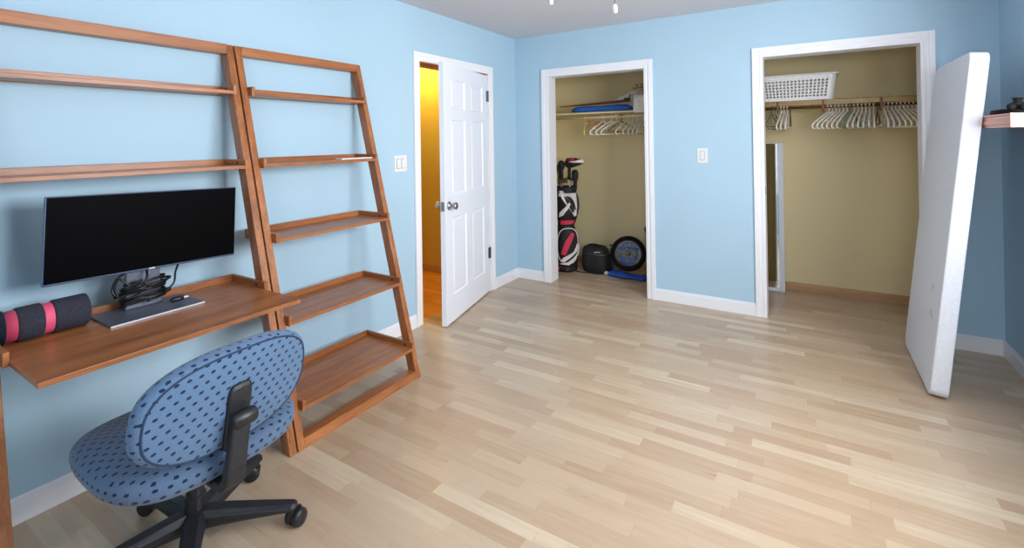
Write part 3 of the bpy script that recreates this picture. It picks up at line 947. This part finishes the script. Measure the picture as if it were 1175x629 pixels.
# blue mat, board, clip and cloth on the shelf
b = new(); rings = []
for f in [k / 14 for k in range(15)]:
    x = .385 + .645 * f
    h = .029 + .004 * math.sin(PI * f) - (.010 if f in (0, 1) else 0) + .002 * math.sin(9 * f)
    zc = 1.6875 + h
    rings.append([(x, 4.772 + y, zc + z) for y, z in superell(.071 - (.03 if f in (0, 1) else 0), h, 3, 20)])
loft(b, rings)
tag(obj('folded_mat', b, M['bluecloth'], None, True), 'bright blue folded mat lying along the left closet shelf', 'mat')
b = new()
rings = []
for f, w_, t_ in ((0, .02, .004), (.25, .035, .006), (.6, .055, .008), (.92, .06, .010), (1, .05, .008)):
    x = .225 + .775 * f; z = 1.762 + .03 * f
    rings.append([(x, 4.785 + y, z + zz) for y, zz in superell(w_, t_, 4, 14)])
loft(b, rings)
tag(obj('paddle_board', b, M['brownwood'], None, True), 'long thin red-brown wooden paddle lying across the blue mat', 'paddle')
b = new(); box(b, .955, 1.01, 4.755, 4.80, 1.803, 1.818); tube(b, [(.995, 4.775, 1.812), (1.018, 4.775, 1.838), (1.005, 4.775, 1.852)], .005, 8)
tag(obj('spring_clip', b, M['black'], bevel=.002), 'small black spring clip at the right end of the red-brown paddle', 'clip')
# heap of white cloth
b = new(); rings = []
rnd = random.Random(11)
prof = [(.69, .05, 4.96, .04), (.74, .11, 4.955, .07), (.81, .155, 4.95, .085), (.90, .20, 4.95, .09), (.97, .225, 4.95, .09), (1.04, .235, 4.945, .095), (1.08, .225, 4.90, .14), (1.14, .21, 4.89, .15), (1.21, .19, 4.89, .15), (1.29, .15, 4.90, .14), (1.36, .10, 4.91, .12), (1.42, .03, 4.92, .06)]
for x, h, yc, hy in prof:
    r_ = []
    for k in range(36):
        a = 2 * PI * k / 36
        fold = 1 + .09 * math.sin(5 * a + x * 23) + .06 * math.sin(9 * a - x * 31)
        yy = hy * math.copysign(abs(math.cos(a)) ** .8, math.cos(a)) * min(fold, 1.1)
        zz = h / 2 * math.copysign(abs(math.sin(a)) ** .8, math.sin(a)) * (fold if math.sin(a) > 0 else 1)
        r_.append((x + .018 * math.sin(3 * a + 2), min(yc + yy, 5.05), 1.689 + h / 2 + zz))
    rings.append(r_)
loft(b, rings)
hp = obj('cloth_heap', b, M['cloth'], None, True, sub=1)
tag(hp, 'crumpled white cloth heap at the right end of the left closet shelf', 'cloth')
b = new(); rings = []
for x, dz, y0_ in ((1.062, 0, 4.708), (1.078, .012, 4.694), (1.095, .018, 4.706), (1.118, .014, 4.690), (1.145, .016, 4.705), (1.18, .012, 4.692), (1.22, 0, 4.707)):
    top = 1.84 + dz; bot = 1.672 - dz
    rings.append([(x, 4.86, top), (x, 4.76, top + .01), (x + .008 * math.sin(x * 90), y0_, top - .02), (x, y0_ - .004, (top + bot) / 2), (x - .006, y0_, bot), (x, 4.7125, bot), (x, 4.7125, 1.690), (x, 4.86, 1.690)])
loft(b, rings)
obj('hanging_fold', b, M['cloth'], hp, True, sub=2)
for x, lab in ((1.03, 'left brass hook lying on the white cloth heap'), (1.085, 'right brass hook lying on the white cloth heap, by the casing')):
    b = new(); tube(b, smooth_path([(x - .03, 4.93, 1.918), (x - .018, 4.925, 1.934), (x - .004, 4.92, 1.924), (x + .006, 4.92, 1.928), (x + .018, 4.92, 1.946), (x + .008, 4.92, 1.966), (x - .008, 4.92, 1.958)], 4), .0055, 8)
    tag(obj('brass_hook', b, M['brass'], None, True), lab, 'hook', 'brass hooks on the cloth heap')

# golf bag with its clubs
gx, gy = .30, 4.70
gb = thing('golf_bag', 'black golf bag with white bands and red panels standing in the left closet', 'golf bag', (gx, gy, 0))
lean = .02
def gring(z, rx, ry=None, n=2.2, seg=32): return [(gx + lean * z + x, gy + y, z) for x, y in superell(rx, ry or rx, n, seg)]
b = new()
loft(b, [gring(z, r_) for z, r_ in ((.012, .10), (.02, .115), (.06, .122), (.14, .125), (.30, .122), (.42, .105), (.48, .088), (.52, .084), (.58, .105), (.66, .118), (.74, .118), (.82, .110), (.86, .108), (.885, .110), (.90, .104), (.90, .085), (.86, .08))])
obj('bag_body', b, M['golfblack'], gb, True)
b = new()
loft(b, [gring(z, r_) for z, r_ in ((.0, .10), (.0, .118), (.03, .128), (.05, .124))]); obj('bag_foot', b, M['golfblack'], gb, True)

# big lower pocket, facing the doorway
def gsurf(u, z, r_):
    """point on the bag at angle u (0 = +x, -pi/2 = towards the room)"""
    return Vector((gx + lean * z + r_ * math.cos(u), gy + r_ * math.sin(u), z))
b = new(); rings = []
for s, o in ((1, .10), (1, .135), (.9, .152), (.6, .160)):
    rg = []
    for (u, z) in superell(.85, .19, 2.6, 32): rg.append(gsurf(-.95 + u * s, .285 + z * s, o))
    rings.append(rg)
loft(b, rings); pk = obj('pocket', b, M['golfblack'], gb, True)
b = new(); tube(b, [gsurf(-.95 + u * .97, .285 + z * .97, .145) for u, z in superell(.85, .19, 2.6, 40)], .006, 6, closed=True); obj('pocket_trim', b, M['golfwhite'], pk, True)
def patch(name, mat, poly, r0, r1, parent):
    """raised panel given by (angle, height) corners"""
    b = new(); P = []
    n = len(poly)
    for i in range(n):
        for k in range(6): 
            a = Vector(poly[i]).lerp(Vector(poly[(i + 1) % n]), k / 6); P.append(a)
    loft(b, [[gsurf(p.x, p.y, r0) for p in P], [gsurf(p.x, p.y, r1) for p in P]])
    bmesh.ops.triangulate(b, faces=[f for f in b.faces if len(f.verts) > 4])
    return obj(name, b, mat, parent)
patch('red_panel', M['golfred'], [(-1.45, .20), (-1.15, .19), (-.55, .41), (-.75, .43), (-1.2, .33)], .150, .166, pk)
patch('white_flash', M['golfwhite'], [(-1.5, .125), (-1.2, .12), (-.35, .22), (-.2, .30), (-.32, .30), (-.6, .22), (-1.3, .165)], .145, .164, pk)
patch('lower_trim', M['golfwhite'], [(-1.6, .095), (-.9, .085), (-.1, .19), (.1, .27), (.0, .28), (-.3, .19), (-1.0, .115)], .12, .157, gb)
patch('red_foot_flash', M['golfred'], [(-1.8, .02), (-1.0, .02), (-.9, .05), (-1.8, .06)], .115, .132, gb)
patch('red_strap', M['golfred'], [(-1.7, .50), (-.2, .51), (-.2, .545), (-1.7, .545)], .08, .108, gb)
for nm, poly in (('white_cross_band', [(-1.75, .86), (-1.45, .86), (-.2, .63), (-.05, .60), (-.3, .585), (-1.5, .78)]),
                 ('white_cross_band', [(-1.75, .58), (-1.4, .60), (-.9, .68), (-.75, .72), (-.85, .74), (-1.1, .70), (-1.7, .63)]),
                 ('white_collar_band', [(-1.8, .835), (-.2, .835), (.1, .80), (.25, .70), (.1, .64), (.05, .70), (-.1, .78), (-.35, .80), (-1.8, .80)]),
                 ('white_side_band', [(-.35, .63), (-.1, .60), (.2, .66), (.3, .74), (.2, .75), (.05, .67), (-.3, .65)])):
    patch(nm, M['golfwhite'], poly, .10, .128, gb)
patch('red_side_flash', M['golfred'], [(-.1, .70), (.15, .70), (.35, .78), (.2, .80)], .10, .124, gb)
b = new(); tube(b, smooth_path([gsurf(-.1, .84, .115), gsurf(.0, .78, .135), gsurf(.05, .68, .14), gsurf(.0, .58, .12), gsurf(.0, .50, .092)], 6), .010, 8); obj('carry_strap', b, M['golfblack'], gb, True)
# clubs: each a thing standing in the bag
GC = 'golf clubs in the bag'
def club(dx, dy, z, head, mat, label, sx=1):
    c = thing('golf_club', label, 'golf club', (gx + dx, gy + dy, .5), GC)
    top = Vector((gx + dx * 1.25 + .02, gy + dy * 1.2, z))
    bot = Vector((gx + dx * .7 + .01, gy + dy * .7, .5))
    b = new(); tube(b, [bot, top], .006, 8); obj('shaft', b, M['chrome'], c, True)
    b = new()
    if head == 'driver':
        loft(b, [[top + Vector((x0, y * w_, zz + z_ * h_)) for y, z_ in superell(1, 1, 2.6, 20)] for x0, w_, h_, zz in ((-.06, .018, .022, .0), (-.04, .036, .046, .004), (.02, .042, .048, .006), (.07, .042, .040, .014), (.125, .034, .030, .024), (.15, .012, .012, .02))])
        tube(b, [top + Vector((-.02, 0, -.17)), top + Vector((-.012, 0, -.05)), top + Vector((0, 0, .01))], [.017, .019, .026], 12)
    elif head == 'cover':
        loft(b, [[top + Vector((x, y, zz)) for x, y in superell(rx, ry, 2.4, 18)] for rx, ry, zz in ((.014, .014, -.15), (.019, .019, -.13), (.02, .02, -.03), (.034, .03, .0), (.036, .034, .04), (.026, .026, .07), (.006, .006, .078))])
    else:
        loft(b, [[top + Vector((x0 * sx, y, zz)) for y, zz in ((-.006, -.028), (.008, -.028), (.006, h_), (-.004, h_))] for x0, h_ in ((-.012, .012), (.02, .010), (.05, .024), (.072, .034), (.082, .02))])
    hd = obj('head_cover' if head != 'iron' else 'club_head', b, mat, c, head != 'iron', bevel=0)
    return c, top
c, top = club(.06, -.04, 1.145, 'driver', M['golfblack'], 'driver with red and white head cover, topmost club in the golf bag')
b = new(); loft(b, [[top + Vector((x0, y * w_ - .001, zz + z_ * h_)) for y, z_ in superell(1, 1, 2.6, 20)] for x0, w_, h_, zz in ((-.036, .034, .024, .036), (.02, .042, .028, .036), (.06, .044, .027, .037))]); obj('red_cover_band', b, M['golfmaroon'], c, True)
b = new(); loft(b, [[top + Vector((x0, y * w_ - .002, zz + z_ * h_)) for y, z_ in superell(1, 1, 2.6, 20)] for x0, w_, h_, zz in ((.0, .044, .013, .020), (.06, .046, .014, .022), (.13, .040, .022, .030), (.152, .016, .014, .024))]); obj('white_cover_band', b, M['golfwhite'], c, True)
club(-.03, -.03, 1.10, 'cover', M['golfblack'], 'golf club in a tall plain black head cover, left of the driver')
club(-.07, .02, 1.06, 'cover', M['golfgreen'], 'golf club with olive green head cover at the back of the golf bag')
club(.07, .03, 1.00, 'cover', M['golfblack'], 'shorter golf club in black cover, right of the driver shaft')
club(.02, .06, .98, 'iron', M['chrome'], 'bare steel iron behind the covered clubs')
club(-.02, -.075, .97, 'iron', M['chrome'], 'bare steel iron at the front rim of the golf bag')

# black soft bag
bb_ = thing('soft_bag', 'squat black soft-sided bag on the left closet floor beside the golf bag', 'bag', (.62, 4.79, 0))
b = new()
loft(b, [[(.615 + ox + x, 4.80 + y, z) for x, y in superell(rx, ry, 3.4, 36)] for rx, ry, z, ox in ((.125, .10, .0, .01), (.14, .112, .015, .008), (.147, .118, .09, 0), (.143, .116, .16, -.004), (.138, .110, .19, -.008), (.136, .108, .20, -.008), (.128, .10, .235, -.012), (.105, .085, .262, -.018), (.07, .05, .272, -.02))])
obj('body', b, M['golfblack'], bb_, True)
b = new(); tube(b, [(.607 + x, 4.80 + y, .197 + .006 * x) for x, y in superell(.1385, .1115, 3.4, 44)], .004, 6, closed=True); obj('zip', b, M['steel'], bb_, True)
b = new(); tube(b, smooth_path([(.52, 4.80, .252), (.54, 4.785, .276), (.60, 4.78, .285), (.66, 4.785, .276), (.68, 4.80, .248)], 6), .008, 8); obj('handle', b, M['rubber'], bb_, True)
b = new(); tube(b, smooth_path([(.628, 4.6985, .215), (.648, 4.6955, .222), (.668, 4.6965, .226), (.69, 4.706, .226)], 4), .0035, 6); obj('white_mark', b, M['plastic'], bb_, True)

# bicycle wheel, coil of blue cable, blue bundle, pole, small things
wl = thing('bicycle_wheel', 'small black-tyred bicycle wheel leaning in the left closet over a blue bundle', 'wheel', (.955, 4.80, .06))
wm = Matrix.Translation((.957, 4.81, .222)) @ Matrix.Rotation(R(-22), 4, 'X') @ Matrix.Rotation(R(10), 4, 'Z')
def wpart(name, bm, mat, par=None, **kw):
    bmesh.ops.transform(bm, matrix=wm, verts=bm.verts); return obj(name, bm, mat, par or wl, **kw)
def circ(r_, y=0, n=48): return [(r_ * math.cos(2 * PI * k / n), y, r_ * math.sin(2 * PI * k / n)) for k in range(n)]
b = new(); tube(b, circ(.156), .0245, 14, closed=True); wpart('tyre', b, M['rubber'], smooth=True)
b = new(); tube(b, circ(.134), .008, 8, closed=True); wpart('rim', b, M['steel'], smooth=True)
b = new(); lathe(b, [(.012, -.035), (.02, -.03), (.011, -.02), (.011, .02), (.02, .03), (.012, .035)], 16, (0, 0, 0), 1); wpart('hub', b, M['steel'], smooth=True)
for k in range(14):
    a = 2 * PI * k / 14; s = 1 if k % 2 else -1
    b = new(); tube(b, [(.016 * math.cos(a + .8 * s), s * .028, .016 * math.sin(a + .8 * s)), (.132 * math.cos(a), 0, .132 * math.sin(a))], .0016, 5); wpart('spoke', b, M['black'])
b = new(); rnd = random.Random(4); pts = []
for i in range(70):
    a = 2 * PI * i / 13; l = i / 13
    pts.append((.01 + (.085 + .022 * math.sin(l * 2.3)) * math.cos(a) + .02 * math.sin(l * 4), -.052 - .004 * l % .012, -.01 + (.075 + .03 * math.sin(l * 1.7 + 1)) * math.sin(a) + .012 * math.cos(l * 3)))
tube(b, smooth_path(pts, 3), .0045, 7)
tube(b, smooth_path([(-.10, -.055, .03), (-.03, -.058, .05), (.05, -.06, .045), (.11, -.055, .055)], 5), .009, 8)
bmesh.ops.transform(b, matrix=wm, verts=b.verts)
tag(obj('cable_coil', b, M['bluehose'], None, True), 'loose coil of blue cable resting against the bicycle wheel', 'cable')
b = new(); rings = []
for f in [k / 16 for k in range(17)]:
    x = .775 + .40 * f
    h = .023 + .005 * math.sin(7 * f) ; e = .3 if f in (0, 1) else 1
    rings.append([(x, 4.715 + .01 * math.sin(11 * f) + y * e, .001 + h * e + z * e) for y, z in [((.072 + .008 * math.sin(5 * q + 9 * f)) * math.cos(q), h * math.sin(q) * (1 + .15 * math.sin(6 * q + 14 * f))) for q in [2 * PI * k / 28 for k in range(28)]]])
loft(b, rings)
for v_ in b.verts: v_.co.z = max(v_.co.z, .001)
tag(obj('tarpaulin_bundle', b, M['bluebag'], None, True), 'flat blue tarpaulin bundle on the closet floor under the bicycle wheel', 'tarpaulin')
pl = thing('tyre_pump', 'slim blue pump standing between the black bag and the bicycle wheel', 'pump', (.735, 4.93, 0))
b = new(); lathe(b, [(.018, .001), (.018, .225)], 16, (.735, 4.93, 0)); obj('barrel', b, M['bluehose'], pl, True)
b = new(); lathe(b, [(.006, .225), (.006, .25), (.022, .252), (.022, .268), (.006, .272)], 16, (.735, 4.93, 0)); obj('handle', b, M['hslate'], pl)
pp = thing('pole', 'grey upright pole with black cap at the right edge of the left closet opening', 'pole', (1.105, 4.96, 0))
b = new(); lathe(b, [(.016, .0), (.016, .44)], 16, (1.105, 4.96, 0)); obj('shaft', b, M['steel'], pp, True)
b = new(); lathe(b, [(.019, .43), (.022, .45), (.022, .475), (.012, .485), (.001, .486)], 16, (1.105, 4.96, 0)); obj('cap', b, M['black'], pp, True)
b = new(); lathe(b, [(.006, .0005), (.019, .006), (.022, .018), (.017, .03), (.001, .034)], 16, (.748, 4.725, 0), 2, 1.3, 1)
tag(obj('bottle_cap', b, M['plastic'], None, True), 'small round white cap on the floor at the foot of the black bag', 'cap')
b = new(); tube(b, smooth_path([(.39, 4.70, .006), (.45, 4.675, .006), (.53, 4.665, .006), (.60, 4.672, .006), (.66, 4.665, .006), (.72, 4.70, .006)], 6), .0045, 7)
tag(obj('floor_cord', b, M['cable'], None, True), 'thin black cord on the floor from the golf bag past the black bag', 'cable')

# ------------------------------------------------------------------ ceiling fan (only its pull chains reach the picture)
FX, FY = 1.79, 1.6
fn = thing('ceiling_fan', 'white ceiling fan whose two pull chain knobs hang into the top of view', 'fan', (FX, FY, H))
b = new(); lathe(b, [(.07, 2.44), (.068, 2.40), (.03, 2.385), (.02, 2.38), (.02, 2.33), (.09, 2.325), (.12, 2.30), (.12, 2.24), (.09, 2.215), (.07, 2.21), (.075, 2.15), (.06, 2.13), (.001, 2.128)], 28, (FX, FY, 0)); obj('motor', b, M['plastic'], fn, True)
for k in range(5):
    a = 2 * PI * k / 5 + .3; u = Vector((math.cos(a), math.sin(a), 0)); v = Vector((-math.sin(a), math.cos(a), 0)); c = Vector((FX, FY, 2.262))
    b = new(); loft(b, [[c + u * d + v * y + Vector((0, 0, z + y * .12)) for y, z in ((-w_, -.004), (w_, -.004), (w_, .004), (-w_, .004))] for d, w_ in ((.11, .025), (.2, .05), (.3, .062), (.58, .066), (.63, .05))]); obj('blade', b, M['plastic'], fn)
for (x, y, zb) in ((1.745, 1.59, 1.904), (1.985, 1.60, 1.838)):
    b = new(); tube(b, [(x, y, zb + .028), (x, y, 2.18 if x > 1.9 else 2.15)], .0013, 6); 
    if x > 1.9: tube(b, [(x, y, 2.17), (FX + .05, y, 2.17)], .003, 6)
    pc = obj('pull_chain', b, M['steel'], fn, True)
    b = new(); lathe(b, [(.004, zb), (.0078, zb + .002), (.0085, zb + .01), (.0085, zb + .02), (.0065, zb + .028), (.002, zb + .032)], 14, (x, y, 0)); obj('pull_knob', b, M['plastic'], pc, True)

# ------------------------------------------------------------------ light
def area(name, loc, rot, sx, sy, power, col):
    l = bpy.data.lights.new(name, 'AREA'); l.shape = 'RECTANGLE'; l.size = sx; l.size_y = sy; l.energy = power; l.color = col
    o = bpy.data.objects.new(name, l); COL.objects.link(o); o.location = loc; o.rotation_euler = rot
    return o
area('window_daylight', (W + .14, (WIN[0] + WIN[1]) / 2, (WIN[2] + WIN[3]) / 2), (0, R(90), 0), WIN[3] - WIN[2], WIN[1] - WIN[0], 150, (.96, .97, 1))
area('rear_fill_light', ((FILL_WIN[0] + FILL_WIN[1]) / 2, YN - .14, (FILL_WIN[2] + FILL_WIN[3]) / 2), (R(90), 0, 0), FILL_WIN[1] - FILL_WIN[0], FILL_WIN[3] - FILL_WIN[2], 36, (.98, .97, 1))  # added fill light for the closets, shining through the unseen rear opening
hl = bpy.data.lights.new('hall_lamp', 'POINT'); hl.energy = 40; hl.color = (1, .66, .16); hl.shadow_soft_size = .08
o = bpy.data.objects.new('hall_lamp', hl); COL.objects.link(o); o.location = (-.95, 3.55, 2.33)
w = bpy.data.worlds.new('sky'); S.world = w; w.use_nodes = True
nt = w.node_tree
sky = nt.nodes.new('ShaderNodeTexSky')
try:
    sky.sky_type = 'NISHITA'; sky.sun_disc = False; sky.sun_elevation = R(40); sky.sun_rotation = R(200)
except Exception: pass
nt.links.new(sky.outputs[0], nt.nodes['Background'].inputs[0])
nt.nodes['Background'].inputs[1].default_value = .12

# ------------------------------------------------------------------ camera (levelled shift view, fitted to the room)
F, YAW, PIT, ROL = 546.976, -.554376, .00554424, -.01508644
cp = Vector((2.53984, .0207147, 1.408859)); PX, PY = 587.671, 157.402
f = Vector((math.sin(YAW) * math.cos(PIT), math.cos(YAW) * math.cos(PIT), math.sin(PIT)))
r = Vector((math.cos(YAW), -math.sin(YAW), 0)); u = r.cross(f)
r2 = r * math.cos(ROL) + u * math.sin(ROL); u2 = -r * math.sin(ROL) + u * math.cos(ROL)
cam = bpy.data.cameras.new('camera'); co = bpy.data.objects.new('camera', cam); COL.objects.link(co)
mw = Matrix((r2, u2, -f)).transposed().to_4x4(); mw.translation = cp
co.matrix_world = mw
cam.sensor_width = 36; cam.lens = F * 36 / 1175
cam.shift_x = (587.5 - PX) / 1175; cam.shift_y = (PY - 314.5) / 1175
cam.clip_start = .02
S.camera = co
S.view_settings.view_transform = 'Standard'; S.view_settings.look = 'None'
S.view_settings.exposure = .04; S.view_settings.gamma = 1; S.view_settings.use_curve_mapping = False
S.cycles.max_bounces = 10; S.cycles.diffuse_bounces = 6
S.cycles.sample_clamp_indirect = 4
S.cycles.caustics_reflective = False; S.cycles.caustics_refractive = False; S.cycles.blur_glossy = 1.0
